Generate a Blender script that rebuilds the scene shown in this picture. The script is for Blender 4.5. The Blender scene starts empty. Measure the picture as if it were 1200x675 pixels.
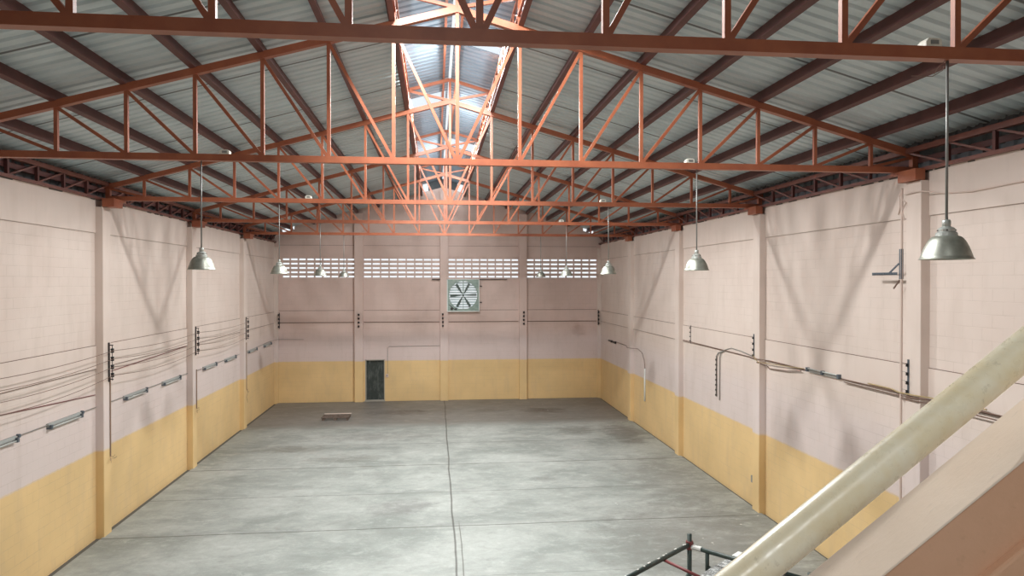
import bpy, math, random
from mathutils import Vector, Matrix
random.seed(7)
col = bpy.context.scene.collection
S = bpy.context.scene

# ---------------------------------------------------------------- measures
F, YAW, PIT, H = 826.6, math.radians(6.156), math.radians(-0.51), 5.903
XC = 0.354            # ridge
P = 1.0404            # truss panel
YT = [5.73 + 6*k for k in range(5)]
XL, XR = -7.80, 8.35  # wall faces
PL, PR = -7.62, 8.18  # pilaster faces
YB, Y0 = 35.33, -12.0
ZC = 7.83             # underside of bottom chord
SL = 0.277
def ztop(x): return 10.40 - SL*abs(x-XC)     # centre line of top chord
RS = 0.245            # sheet above chord centre

def ray(u, v):
    d = ((u-600)/F, 1.0, (337.5-v)/F)
    y = d[1]*math.cos(PIT)-d[2]*math.sin(PIT); z = d[1]*math.sin(PIT)+d[2]*math.cos(PIT)
    return Vector((d[0]*math.cos(YAW)+y*math.sin(YAW), -d[0]*math.sin(YAW)+y*math.cos(YAW), z))
CAM = Vector((0, 0, H))
def at_depth(u, v, D): return CAM + ray(u, v)*D
def at_z(u, v, z): r = ray(u, v); return CAM + r*((z-H)/r.z)

# ---------------------------------------------------------------- mesh builder
class MB:
    def __init__(s): s.v=[]; s.f=[]; s.m=[]
    def add(s, vs, fs, mi=0):
        n=len(s.v); s.v += [tuple(v) for v in vs]
        for f in fs: s.f.append(tuple(i+n for i in f)); s.m.append(mi)
        return s
    def box(s, a, b, mi=0):
        x0,y0,z0=[min(p,q) for p,q in zip(a,b)]; x1,y1,z1=[max(p,q) for p,q in zip(a,b)]
        return s.add([(x0,y0,z0),(x1,y0,z0),(x1,y1,z0),(x0,y1,z0),(x0,y0,z1),(x1,y0,z1),(x1,y1,z1),(x0,y1,z1)],
            [(0,3,2,1),(4,5,6,7),(0,1,5,4),(1,2,6,5),(2,3,7,6),(3,0,4,7)], mi)
    def bar(s, a, b, w, h, side=None, mi=0):
        """box beam a-b; w along 'side', h across"""
        a=Vector(a); b=Vector(b); d=(b-a).normalized()
        sd=Vector(side) if side else Vector((0,1,0))
        sd=(sd-d*sd.dot(d)).normalized(); up=d.cross(sd).normalized()
        vs=[]
        for p in (a,b):
            for i,j in ((-1,-1),(1,-1),(1,1),(-1,1)): vs.append(p+sd*(i*w/2)+up*(j*h/2))
        return s.add(vs,[(0,1,2,3),(7,6,5,4),(0,4,5,1),(1,5,6,2),(2,6,7,3),(3,7,4,0)], mi)
    def tube(s, pts, r, n=8, mi=0, caps=True):
        pts=[Vector(p) for p in pts]; k=len(pts); rr=r if isinstance(r,(list,tuple)) else [r]*k
        rings=[]; prev=None
        for i,p in enumerate(pts):
            d=(pts[min(i+1,k-1)]-pts[max(i-1,0)]).normalized()
            if prev is None:
                u=d.orthogonal().normalized()
            else:
                u=(prev-d*prev.dot(d)).normalized()
            prev=u; w=d.cross(u)
            rings.append([p+(u*math.cos(2*math.pi*j/n)+w*math.sin(2*math.pi*j/n))*rr[i] for j in range(n)])
        vs=[v for rg in rings for v in rg]; fs=[]
        for i in range(k-1):
            for j in range(n):
                a=i*n+j; b=i*n+(j+1)%n; fs.append((a,b,b+n,a+n))
        if caps: fs.append(tuple(reversed(range(n)))); fs.append(tuple((k-1)*n+j for j in range(n)))
        return s.add(vs,fs,mi)
    def lathe(s, c, prof, n=32, mi=0, axis='z'):
        c=Vector(c); vs=[]; fs=[]; k=len(prof)
        for r,z in prof:
            for j in range(n):
                a=2*math.pi*j/n
                o=(r*math.cos(a),r*math.sin(a),z) if axis=='z' else ((r*math.cos(a),z,r*math.sin(a)) if axis=='y' else (z,r*math.cos(a),r*math.sin(a)))
                vs.append(c+Vector(o))
        for i in range(k-1):
            for j in range(n):
                a=i*n+j; b=i*n+(j+1)%n; fs.append((a,b,b+n,a+n))
        return s.add(vs,fs,mi)
    def extrude(s, prof, axis, a, b, mi=0):
        """closed 2D profile extruded; axis 'y': prof=(x,z)"""
        n=len(prof)
        mk={'y':lambda p,t:(p[0],t,p[1]),'x':lambda p,t:(t,p[0],p[1]),'z':lambda p,t:(p[0],p[1],t)}[axis]
        vs=[mk(p,a) for p in prof]+[mk(p,b) for p in prof]
        fs=[(i,(i+1)%n,(i+1)%n+n,i+n) for i in range(n)]+[tuple(reversed(range(n))),tuple(range(n,2*n))]
        return s.add(vs,fs,mi)
    def build(s, name, mat, parent=None, smooth=False, bevel=0, origin=None):
        me=bpy.data.meshes.new(name)
        o0=Vector((0,0,0))
        if parent is not None: o0=parent.matrix_world_loc if hasattr(parent,'matrix_world_loc') else Vector(LOC.get(parent.name,(0,0,0)))
        elif origin is not None: o0=Vector(origin)
        me.from_pydata([tuple(Vector(v)-o0) for v in s.v],[],s.f)
        mats=mat if isinstance(mat,(list,tuple)) else [mat]
        for m in mats: me.materials.append(m)
        for i,p in enumerate(me.polygons): p.material_index=s.m[i]
        import bmesh
        bm=bmesh.new(); bm.from_mesh(me); bmesh.ops.recalc_face_normals(bm,faces=bm.faces)
        bm.to_mesh(me); bm.free()
        if smooth:
            for p in me.polygons: p.use_smooth=True
        me.update()
        o=bpy.data.objects.new(name,me); col.objects.link(o)
        if parent is not None: o.parent=parent
        else:
            o.location=o0
        LOC[o.name]=tuple(o0)
        if bevel:
            b=o.modifiers.new('bevel','BEVEL'); b.width=bevel; b.segments=2; b.limit_method='ANGLE'
        if smooth:
            pass
        return o
LOC={}
def tag(o, label, cat, group=None, kind=None):
    if label: o['label']=label
    if cat: o['category']=cat
    if group: o['group']=group
    if kind: o['kind']=kind
    return o
def thing(name, loc, label, cat, group=None):
    o=bpy.data.objects.new(name,None); col.objects.link(o); o.location=loc; LOC[o.name]=tuple(loc)
    o.empty_display_size=.1
    return tag(o,label,cat,group)
def struct(o): o['kind']='structure'; return o
def copy_tree(o, loc, label, group=None):
    r=o.copy(); col.objects.link(r); r.location=loc; LOC[r.name]=tuple(loc)
    r['label']=label
    if group: r['group']=group
    for ch in [c for c in bpy.data.objects if c.parent is o]:
        c=ch.copy(); col.objects.link(c); c.parent=r
        for g in [q for q in bpy.data.objects if q.parent is ch]:
            d=g.copy(); col.objects.link(d); d.parent=c
    return r

# ---------------------------------------------------------------- materials
def mat(name, colr=(.5,.5,.5), rough=.6, metal=0, spec=.5):
    m=bpy.data.materials.new(name); m.use_nodes=True
    b=m.node_tree.nodes['Principled BSDF']
    b.inputs['Base Color'].default_value=(*colr,1); b.inputs['Roughness'].default_value=rough
    b.inputs['Metallic'].default_value=metal; b.inputs['Specular IOR Level'].default_value=spec
    return m
class NT:
    def __init__(s,m): s.t=m.node_tree; s.b=s.t.nodes['Principled BSDF']
    def n(s,typ,**kw):
        o=s.t.nodes.new(typ)
        for k,v in kw.items():
            if k.startswith('i_'):
                key=k[2:]; key=int(key) if key.isdigit() else key.replace('_',' ')
                if hasattr(v,'is_output'): s.t.links.new(v,o.inputs[key])
                else: o.inputs[key].default_value=v
            else: setattr(o,k,v)
        return o
    def l(s,a,b): s.t.links.new(a,b)
    def math(s,op,a,b=None,c=None,clamp=False):
        o=s.n('ShaderNodeMath',operation=op); o.use_clamp=clamp
        for i,v in enumerate((a,b,c)):
            if v is None: continue
            if hasattr(v,'is_output'): s.l(v,o.inputs[i])
            else: o.inputs[i].default_value=v
        return o.outputs[0]
    def mix(s,f,a,b,blend='MIX'):
        o=s.n('ShaderNodeMix',data_type='RGBA',blend_type=blend)
        for i,v in ((0,f),(6,a),(7,b)):
            if hasattr(v,'is_output'): s.l(v,o.inputs[i])
            elif i==0: o.inputs[0].default_value=v
            else: o.inputs[i].default_value=(*v,1)
        return o.outputs[2]
    def noise(s,vec,scale,detail=4,rough=.55,dist=0):
        o=s.n('ShaderNodeTexNoise'); s.l(vec,o.inputs['Vector'])
        o.inputs['Scale'].default_value=scale; o.inputs['Detail'].default_value=detail
        o.inputs['Roughness'].default_value=rough; o.inputs['Distortion'].default_value=dist
        return o.outputs['Fac']
    def ramp(s,f,a,b,ca=0,cb=1):
        o=s.n('ShaderNodeMapRange',clamp=True); s.l(f,o.inputs[0])
        for i,v in zip((1,2,3,4),(a,b,ca,cb)): o.inputs[i].default_value=v
        return o.outputs[0]
    def pos(s): return s.n('ShaderNodeNewGeometry').outputs['Position']
    def scale(s,vec,sc):
        o=s.n('ShaderNodeVectorMath',operation='MULTIPLY'); s.l(vec,o.inputs[0]); o.inputs[1].default_value=sc
        return o.outputs[0]
    def bump(s,h,strength=.3,dist=.01):
        o=s.n('ShaderNodeBump'); s.l(h,o.inputs['Height']); o.inputs['Strength'].default_value=strength
        o.inputs['Distance'].default_value=dist; s.l(o.outputs[0],s.b.inputs['Normal'])

PINK=(.70,.585,.525); YEL=(.76,.545,.275)
def wall_mat(name, axis, blocks=True, joints_and_shade=(), pink=PINK, edge=2.0):
    """painted block wall: pink over a yellow dado; axis = the horizontal direction of the wall"""
    m=mat(name,rough=.75,spec=.25); t=NT(m); p=t.pos()
    sep=t.n('ShaderNodeSeparateXYZ'); t.l(p,sep.inputs[0]); hz=sep.outputs[1 if axis=='y' else 0]; z=sep.outputs[2]
    n1=t.noise(p,.55,3); n2=t.noise(t.scale(p,(2.2,2.2,.5)),1.3,5,.6); n3=t.noise(p,9,4,.6)
    ze=t.math('ADD',z,t.math('MULTIPLY',t.math('SUBTRACT',n3,.5),.05))
    fy=t.ramp(ze,edge-.03,edge+.03,1,0)
    pc=t.mix(t.ramp(n1,.35,.65),tuple(c*.95 for c in pink),(pink[0]*1.03,pink[1]*1.05,pink[2]*1.06))
    # slightly lilac tint between the dado and the middle beam
    lil=t.math('MULTIPLY',t.ramp(z,edge+1.6,edge+1.0,0,1),.55)
    pc=t.mix(lil,pc,(.69,.60,.595))
    yc=t.mix(t.ramp(n1,.35,.65),tuple(c*.93 for c in YEL),tuple(min(1,c*1.05) for c in YEL))
    c=t.mix(fy,pc,yc)
    c=t.mix(t.ramp(n2,.5,.8,0,.22),c,(.42,.33,.27))
    bh=None
    if blocks:
        cx=t.n('ShaderNodeCombineXYZ'); t.l(hz,cx.inputs[0]); t.l(z,cx.inputs[1])
        br=t.n('ShaderNodeTexBrick'); t.l(cx.outputs[0],br.inputs['Vector'])
        for k,v in (('Scale',1),('Mortar Size',.006),('Mortar Smooth',.35),('Brick Width',.4),('Row Height',.2)): br.inputs[k].default_value=v
        br.inputs['Color1'].default_value=(1,1,1,1); br.inputs['Color2'].default_value=(.96,.96,.96,1); br.inputs['Mortar'].default_value=(0,0,0,1)
        nm=t.noise(t.scale(p,(1,1,3)),1.1,4,.7)
        w=t.math('MULTIPLY',br.outputs['Fac'],t.ramp(nm,.42,.66,.03,.34))
        c=t.mix(w,c,(.36,.28,.23))
        bh=br.outputs['Fac']
    for zj,wd,st in joints_and_shade:
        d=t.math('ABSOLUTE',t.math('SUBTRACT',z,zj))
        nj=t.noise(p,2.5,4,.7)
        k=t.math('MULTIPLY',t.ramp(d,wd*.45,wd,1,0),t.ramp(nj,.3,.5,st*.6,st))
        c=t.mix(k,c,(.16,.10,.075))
    t.l(c,t.b.inputs['Base Color'])
    hh=t.math('MULTIPLY',n3,.35)
    if bh is not None: hh=t.math('SUBTRACT',hh,bh)
    t.bump(hh,.35,.006)
    return m
M={}
M['wall_side']=wall_mat('painted_block_side','y',True,((7.36,.010,.5),(7.022,.012,.5)))  # lower line is the upper beam's shadow, painted into the wall colour
M['wall_end']=wall_mat('painted_block_end','x',True,(),(.655,.50,.45))
M['pil']=wall_mat('painted_pilaster','y',False)
M['pil_end']=wall_mat('painted_pilaster_end','y',False,(),(.655,.50,.45))
M['beam']=wall_mat('painted_tie_beam','y',False)

def floor_mat():
    m=mat('power_floated_concrete',rough=.55,spec=.35); t=NT(m); p=t.pos()
    sep=t.n('ShaderNodeSeparateXYZ'); t.l(p,sep.inputs[0]); x,y=sep.outputs[0],sep.outputs[1]
    a=t.noise(t.scale(p,(.7,1,1)),.5,7,.66,.4); b=t.noise(t.scale(p,(.75,1.15,1)),2.0,12,.80,.3); c3=t.noise(p,14,5,.7)
    c=t.mix(t.ramp(a,.38,.60),(.225,.248,.232),(.375,.397,.377))
    c=t.mix(t.ramp(b,.52,.70,0,.7),c,(.52,.545,.525))
    gr=t.noise(p,5.5,10,.8); c=t.mix(t.ramp(gr,.40,.62,.35,0),c,(.24,.245,.23))
    c=t.mix(t.ramp(b,.47,.30,0,.6),c,(.20,.20,.185))
    c=t.mix(t.ramp(c3,.55,.75,0,.25),c,(.55,.56,.54))
    # old dark dust beyond the last pour
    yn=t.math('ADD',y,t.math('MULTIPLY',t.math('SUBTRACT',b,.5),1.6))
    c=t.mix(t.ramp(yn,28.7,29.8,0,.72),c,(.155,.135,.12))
    # wear patches of their own shape; the broad near-right one also paints light falloff
    for (px,py,rx,ry,s,cc) in ((4.9,32.0,1.1,.7,.75,(.07,.06,.055)),(-1.6,32.2,1.5,.8,.6,(.085,.07,.065)),(2.4,32.2,1.0,.5,.45,(.10,.09,.08)),
                               (5.6,27.6,.9,.9,.55,(.14,.14,.12)),(7.3,27.2,.9,1.8,.6,(.12,.11,.10)),(7.2,25.5,.6,.5,.6,(.11,.10,.095)),(-.9,18.6,1.0,.7,.55,(.15,.15,.145)),
                               (-5.1,25.5,1.3,.6,.45,(.15,.14,.11)),(-3.0,23.9,1.6,.6,.35,(.15,.14,.12)),(-2.2,27.2,2.4,.9,.35,(.15,.14,.13)),(3.2,20.8,.5,.3,.4,(.14,.14,.13)),(-2.4,14.0,2.0,.35,.4,(.14,.13,.12)),(6.2,15.2,2.6,3.4,.55,(.17,.16,.145)),(7.0,20.5,1.5,3.2,.4,(.17,.165,.15))):
        dx=t.math('DIVIDE',t.math('SUBTRACT',x,px),rx); dy=t.math('DIVIDE',t.math('SUBTRACT',y,py),ry)
        r=t.math('ADD',t.math('MULTIPLY',dx,dx),t.math('MULTIPLY',dy,dy))
        r=t.math('ADD',r,t.math('MULTIPLY',t.math('SUBTRACT',b,.5),3.2))
        c=t.mix(t.ramp(r,1.1,.0,0,s),c,cc)
    # sawn joints
    def line(coord,at,w):
        wob=t.math('MULTIPLY',t.math('SUBTRACT',t.noise(p,.35,2),.5),.12)
        d=t.math('ABSOLUTE',t.math('SUBTRACT',t.math('ADD',coord,wob),at))
        return t.ramp(d,w*.4,w,1,0)
    for at,w in ((XC+.06,.030),):
        c=t.mix(t.math('MULTIPLY',line(x,at,w),.72),c,(.045,.04,.035))
    c=t.mix(t.math('MULTIPLY',t.math('MULTIPLY',line(x,XC+.20,.018),t.ramp(y,17.5,16.8,0,1)),.7),c,(.07,.06,.05))
    for at,w,s in ((14.1,.02,.3),(17.05,.026,.85),(19.85,.028,.55),(22.85,.034,.8),(25.9,.035,.5)):
        c=t.mix(t.math('MULTIPLY',line(y,at,w),s),c,(.06,.055,.05))
    # paint and plaster flecks
    v=t.n('ShaderNodeTexVoronoi'); t.l(p,v.inputs['Vector']); v.inputs['Scale'].default_value=2.6
    fl=t.math('MULTIPLY',t.ramp(v.outputs['Distance'],.05,.10,1,0),t.ramp(t.noise(p,.45,2),.54,.60,0,1))
    c=t.mix(t.math('MULTIPLY',fl,t.ramp(x,3.5,5.0,.0,.8)),c,(.72,.71,.67))
    t.l(c,t.b.inputs['Base Color'])
    t.l(t.ramp(b,.3,.7,.62,.42),t.b.inputs['Roughness'])
    t.bump(t.math('ADD',b,t.math('MULTIPLY',c3,.3)),.15,.01)
    return m
M['floor']=floor_mat()
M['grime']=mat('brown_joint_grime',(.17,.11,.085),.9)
M['kerb']=mat('floor_edge_grime',(.10,.095,.085),.9)

def sheet_mat(name,colr,rough=.42,metal=.35,laps=True):
    m=mat(name,colr,rough,metal); t=NT(m); p=t.pos()
    sep=t.n('ShaderNodeSeparateXYZ'); t.l(p,sep.inputs[0])
    n=t.noise(t.scale(p,(.6,2.5,.6)),1.4,5,.6)
    c=t.mix(t.ramp(n,.3,.7),tuple(c*.86 for c in colr),tuple(min(1,c*1.12) for c in colr))
    if laps:
        y=sep.outputs[1]
        d=t.math('ABSOLUTE',t.math('SUBTRACT',t.math('PINGPONG',t.math('ADD',y,.4),1.5),1.49))
        c=t.mix(t.ramp(d,.012,.03,.85,0),c,(.03,.03,.03))
    t.l(c,t.b.inputs['Base Color']); return m
M['sheet']=sheet_mat('galvanised_roof_sheet',(.53,.605,.63),.5,.2)
M['sheet_top']=sheet_mat('clerestory_roof_sheet',(.21,.275,.335),.5,.15,False)
M['clad']=sheet_mat('wall_cladding_sheet',(.10,.115,.125),.6,.1,False)

def paint(name,c1,c2,rough=.45,sc=3.0):
    m=mat(name,c1,rough); t=NT(m); p=t.pos()
    n=t.noise(p,sc,5,.6)
    t.l(t.mix(t.ramp(n,.35,.68),c1,c2),t.b.inputs['Base Color']); t.bump(t.noise(p,40,2),.08,.002); return m
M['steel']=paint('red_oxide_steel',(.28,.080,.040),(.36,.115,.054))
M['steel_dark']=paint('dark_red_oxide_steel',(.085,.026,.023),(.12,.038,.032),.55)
M['steel_pink']=paint('faded_red_oxide_steel',(.13,.045,.034),(.19,.07,.05))
M['alu']=paint('spun_aluminium',(.52,.53,.47),(.35,.36,.31),.42,9.0); M['alu'].node_tree.nodes['Principled BSDF'].inputs['Metallic'].default_value=.75
M['alu_neck']=paint('cast_aluminium',(.55,.57,.54),(.42,.44,.41),.45,9.0); M['alu_neck'].node_tree.nodes['Principled BSDF'].inputs['Metallic'].default_value=.5
M['rod']=mat('zinc_rod',(.26,.26,.25),.45,.5)
M['black']=mat('black_porcelain',(.012,.012,.014),.35)
M['iron']=mat('dark_iron',(.055,.05,.05),.6,.3)
M['grey_iron']=mat('blue_grey_iron',(.11,.13,.155),.6,.2)
M['wire']=mat('brown_cable',(.17,.10,.075),.6)
M['wire_red']=mat('maroon_cable',(.16,.035,.035),.6)
M['tan']=mat('tan_flex',(.42,.31,.16),.6)
M['white']=mat('white_enamel',(.74,.76,.74),.35)
M['ballast']=paint('off_white_box',(.70,.68,.60),(.55,.52,.45),.5,12)
M['batten']=mat('dull_grey_enamel',(.33,.345,.335),.45)
M['tubeglass']=mat('unlit_tube',(.55,.58,.56),.2)
M['conduit']=mat('painted_conduit',(.62,.49,.43),.5)
M['conduit_brown']=mat('brown_conduit',(.30,.20,.14),.6)
M['greyconduit']=mat('grey_conduit',(.26,.25,.23),.5)
M['fanframe']=paint('grey_green_enamel',(.33,.41,.37),(.22,.30,.27),.4,6)
M['fanblade']=mat('dark_fan_blade',(.09,.12,.11),.45)
M['louvre']=mat('white_louvre',(.78,.86,.88),.5)
M['doorleaf']=None
m=mat('dark_green_steel_door',(.05,.06,.055),.55); t=NT(m); p=t.pos()
n=t.noise(t.scale(p,(3,1,.8)),2.4,6,.7); t.l(t.mix(t.ramp(n,.48,.72),(.030,.040,.037),(.13,.15,.14)),t.b.inputs['Base Color']); M['doorleaf']=m
M['jamb']=mat('grey_door_jamb',(.38,.36,.31),.7)
m=mat('cream_rail_paint',(.80,.72,.52),.28); t=NT(m); p=t.pos()
n=t.noise(p,9,6,.65); n2=t.noise(p,30,5,.7)
c=t.mix(t.ramp(n,.35,.65),(.95,.88,.70),(.87,.74,.49)); c=t.mix(t.ramp(n2,.62,.74,0,.5),c,(.42,.33,.2)); t.l(c,t.b.inputs['Base Color'])
t.l(t.ramp(n2,.4,.7,.25,.5),t.b.inputs['Roughness']); t.bump(n2,.12,.002); M['rail']=m
def plaster(name,a,b,dirt=.3):
    m=mat(name,a,.8,0,.2); t=NT(m); p=t.pos()
    n=t.noise(p,5,6,.65); n2=t.noise(t.scale(p,(1,3,1)),26,5,.7)
    c=t.mix(t.ramp(n,.35,.65),a,b); c=t.mix(t.ramp(n2,.6,.75,0,dirt),c,tuple(v*.55 for v in a))
    t.l(c,t.b.inputs['Base Color']); t.bump(t.math('ADD',n2,n),.25,.004); return m
M['cap']=plaster('pale_pink_plaster',(.84,.71,.60),(.78,.65,.54))
M['side']=plaster('salmon_plaster',(.70,.43,.29),(.64,.385,.25))
M['green']=paint('dark_green_scaffold',(.018,.035,.032),(.045,.06,.05),.45,20)
M['splash']=mat('plaster_splash',(.70,.69,.66),.8)
M['redbar']=mat('dull_red_bar',(.20,.045,.045),.5)
m=mat('dusty_metal_plank',(.4,.4,.4),.6); t=NT(m); p=t.pos()
n=t.noise(p,22,6,.8,.5); n2=t.noise(p,60,3,.7)
c=t.mix(t.ramp(n,.48,.56),(.16,.16,.155),(.50,.51,.50)); c=t.mix(t.ramp(n2,.58,.66),c,(.8,.8,.79)); t.l(c,t.b.inputs['Base Color']); M['plank']=m
M['wood']=paint('grey_pallet_wood',(.10,.075,.06),(.20,.15,.125),.8,8)
M['wood_pale']=mat('pale_pallet_board',(.66,.56,.50),.8)
M['ground']=mat('pale_outside_ground',(.62,.60,.56),.9)
m=bpy.data.materials.new('translucent_rooflight'); m.use_nodes=True
t_=m.node_tree; t_.nodes.clear(); o_=t_.nodes.new('ShaderNodeOutputMaterial'); tr=t_.nodes.new('ShaderNodeBsdfTranslucent'); tr.inputs[0].default_value=(.92,.96,1,1)
t_.links.new(tr.outputs[0],o_.inputs[0]); M['rooflight']=m

# ---------------------------------------------------------------- setting
# floor slab
b=MB(); b.box((XL+.14,Y0,-.2),(XR-.09,YB-.05,0)); fl=struct(b.build('floor',M['floor']))
b=MB(); b.box((XL-.3,Y0-.1,-.4),(XR+.3,YB+.3,-.035)); struct(b.build('trim_1',M['kerb']))

def side_wall(name, xw, s):
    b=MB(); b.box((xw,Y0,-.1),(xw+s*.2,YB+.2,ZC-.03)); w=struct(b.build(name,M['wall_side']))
    # tie beams of slightly proud concrete
    for z0,z1 in ((3.90,4.43),(7.03,ZC-.02)):
        for k in range(-3,6):
            ya=max(Y0,5.66+6*(k-1)); yb=min(YB,5.16+6*k)
            if yb<=ya: continue
            b=MB(); b.box((xw-s*.022,ya,z0),(xw+s*.02,yb,z1)); b.build('tie_beam',M['beam'],w)
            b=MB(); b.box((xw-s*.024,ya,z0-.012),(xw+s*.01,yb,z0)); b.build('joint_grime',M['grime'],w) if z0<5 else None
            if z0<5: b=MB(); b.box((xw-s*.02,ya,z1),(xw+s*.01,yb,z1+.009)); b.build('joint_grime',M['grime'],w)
    for k in range(-2,5):
        ya=5.16+6*k; xp=PL if s<0 else PR
        b=MB(); b.box((xp,ya,-.1),(xw+s*.02,ya+.38,ZC-.20)); b.build('pilaster',M['pil'],w,bevel=.012)
    b=MB(); b.box((PL if s<0 else PR,YB-.14,-.1),(xw+s*.02,YB+.02,ZC-.23)); b.build('pilaster',M['pil'],w,bevel=.012)
    # ragged mortar and debris along the wall head
    b=MB()
    y=Y0
    while y<YB:
        L=random.uniform(.1,.5); hh=random.uniform(.01,.05)
        b.box((xw-s*random.uniform(.0,.05),y,ZC-.05),(xw+s*.1,y+L,ZC-.03+hh)); y+=L+random.uniform(.05,.6)
    b.build('mortar_crumbs',M['kerb'],w)
    return w
side_wall('wall_left',XL,-1); side_wall('wall_right',XR,1)

# back wall with openings
def roof_z(x): return ztop(x)+RS
b=MB(); yb0,yb1=YB,YB+.18
VZ0,VZ1=6.05,7.10
DX0,DX1,DZ=-3.47,-2.52,2.06
FX0,FX1,FZ0,FZ1=.60,2.10,4.46,6.00
b.box((XL-.2,yb0,-.1),(DX0,yb1,FZ0)); b.box((DX0,yb0,DZ),(DX1,yb1,FZ0)); b.box((DX1,yb0,-.1),(XR+.2,yb1,FZ0))
b.box((XL-.2,yb0,FZ0),(FX0,yb1,VZ0)); b.box((FX1,yb0,FZ0),(XR+.2,yb1,VZ0)); b.box((FX0,yb0,FZ1),(FX1,yb1,VZ0))
pil_x=[(XL-.2,-7.45),(-3.97,-3.56),(.21,.60),(4.16,4.55),(8.19,XR+.2)]
for a,c in pil_x: b.box((a,yb0,VZ0),(c,yb1,VZ1))
# gable with small gaps under the sheets near both corners
def gz(x):
    g=0.0
    if -7.45<x<-6.85 or 7.45<x<8.0: g=.16
    return roof_z(x)-.03-g
xs=[XL-.2,-7.46,-7.44,-6.86,-6.84,XC,7.44,7.46,7.99,8.01,XR+.2]
top=[(x,gz(x)) for x in xs]
b.extrude([(XR+.2,VZ1),(XL-.2,VZ1)]+top,'y',yb0,yb1)
wb=struct(b.build('wall_back',M['wall_end']))
for a,c in pil_x[1:4]:
    b=MB(); b.box((a,YB-.20,-.1),(c,YB+.02,roof_z((a+c)/2)-.25)); b.build('pilaster',M['pil_end'],wb,bevel=.012)
spans=[(-7.62,-3.97),(-3.56,.21),(.60,4.16),(4.55,8.18)]
for i,(a,c) in enumerate(spans):
    for z0,z1 in ((3.92,4.48),(7.14,7.68)):
        b=MB(); b.box((a,YB-.02,z0),(c,YB+.02,z1)); b.build('tie_beam',M['pil_end'],wb)
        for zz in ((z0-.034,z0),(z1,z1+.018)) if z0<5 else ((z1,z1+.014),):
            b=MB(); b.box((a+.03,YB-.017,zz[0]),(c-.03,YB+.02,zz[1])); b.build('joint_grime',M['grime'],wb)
# pierced-block vents: four window units, each a mesh with 9x5 holes
for i,(a,c) in enumerate([(-7.45,-3.97),(-3.56,.21),(.60,4.16),(4.55,8.19)]):
    b=MB(); n=9; w=(c-a)/n; hz=(VZ1-VZ0)/5
    for r in range(6):
        zc=VZ0+hz*r; b.box((a,YB+.005,max(VZ0,zc-.063)),(c,YB+.12,min(VZ1,zc+.063)))
    for k in range(n+1):
        xc=a+w*k; b.box((max(a,xc-.03),YB+.008,VZ0),(min(c,xc+.03),YB+.125,VZ1))
    o=struct(b.build('window_%d'%(i+1),M['pil_end']))

# door
b=MB(); b.box((DX0,YB-.02,0),(DX0+.05,YB+.16,DZ)); b.box((DX1-.04,YB-.02,0),(DX1,YB+.16,DZ)); b.box((DX0,YB-.02,DZ-.04),(DX1,YB+.16,DZ))
d=struct(b.build('door_1',M['jamb']))
b=MB(); b.box((DX0+.05,YB+.11,.06),(DX1-.04,YB+.15,DZ-.04))
for xx in (DX0+.05,DX0+.46,DX1-.075): b.box((xx,YB+.10,.06),(xx+.035,YB+.11,DZ-.04))
b.build('door_leaf',M['doorleaf'],d)
b=MB(); b.box((DX0-.02,YB-.06,0),(DX1+.02,YB+.16,.05)); b.build('door_sill',M['jamb'],d)
b=MB(); b.lathe((DX1-.14,YB+.09,1.0),[(0,-.04),(.03,-.03),(.03,0),(.012,.01),(.012,.03)],12,axis='y'); b.build('door_handle',M['iron'],d)

# rear wall with the open loading bay behind the viewer
b=MB(); b.box((XL-.2,Y0-.2,-.1),(-5.2,Y0,ZC)); b.box((5.8,Y0-.2,-.1),(XR+.2,Y0,ZC)); b.box((-5.2,Y0-.2,5.6),(5.8,Y0,ZC))
b.extrude([(XL-.2,ZC),(XR+.2,ZC),(XR+.2,roof_z(XR)),(XC,roof_z(XC)-.02),(XL-.2,roof_z(XL))],'y',Y0-.2,Y0)
struct(b.build('wall_rear',M['wall_end']))
# pale yard outside
b=MB(); b.box((-40,Y0-40,-.6),(40,Y0-.3,-.4)); b.box((-40,YB+.4,-.6),(40,YB+50,-.4)); tag(b.build('outside_yard',M['ground']),None,None,None,'structure')

# roof sheets: trapezoid ribs running down the slope
def ribs(y0,y1,pitch=.25,h=.034):
    out=[]; y=y0
    while y<y1-1e-6:
        for f_,z in ((0,0),(.56,0),(.68,h),(.88,h)): out.append((min(y+f_*pitch,y1),z))
        y+=pitch
    out.append((y1,0)); return out
def sheet(name,xa,za,xb,zb,y0,y1,m,holes=(),pitch=.25,h=.034):
    b=MB(); pr=ribs(y0,y1,pitch,h); n=len(pr); th=.006
    segs=[(0,1)]
    if holes:
        segs=[]
    vs=[];fs=[]
    ts=[0,1]
    for (t0,t1,_,_) in holes: ts+= [t0,t1]
    ts=sorted(set(ts))
    for t_ in ts:
        for y,z in pr: vs.append((xa+(xb-xa)*t_,y,za+(zb-za)*t_+z))
    for j in range(len(ts)-1):
        tm=(ts[j]+ts[j+1])/2
        for i in range(n-1):
            ym=(pr[i][0]+pr[i+1][0])/2
            if any(h0<tm<h1 and g0<ym<g1 for h0,h1,g0,g1 in holes): continue
            a=j*n+i; fs.append((a,a+1,a+1+n,a+n))
    b.add(vs,fs)
    o=b.build(name,m)
    s=o.modifiers.new('thick','SOLIDIFY'); s.thickness=.008; s.offset=1
    return o
EX=1.04
for sgn,xo in ((-1,XL-.35),(1,XR+.35)):
    xe=XC+sgn*(EX+.02)
    struct(sheet('ceiling',xe,roof_z(xe),xo,roof_z(xo),Y0-.2,YB+.35,M['sheet']))
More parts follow.
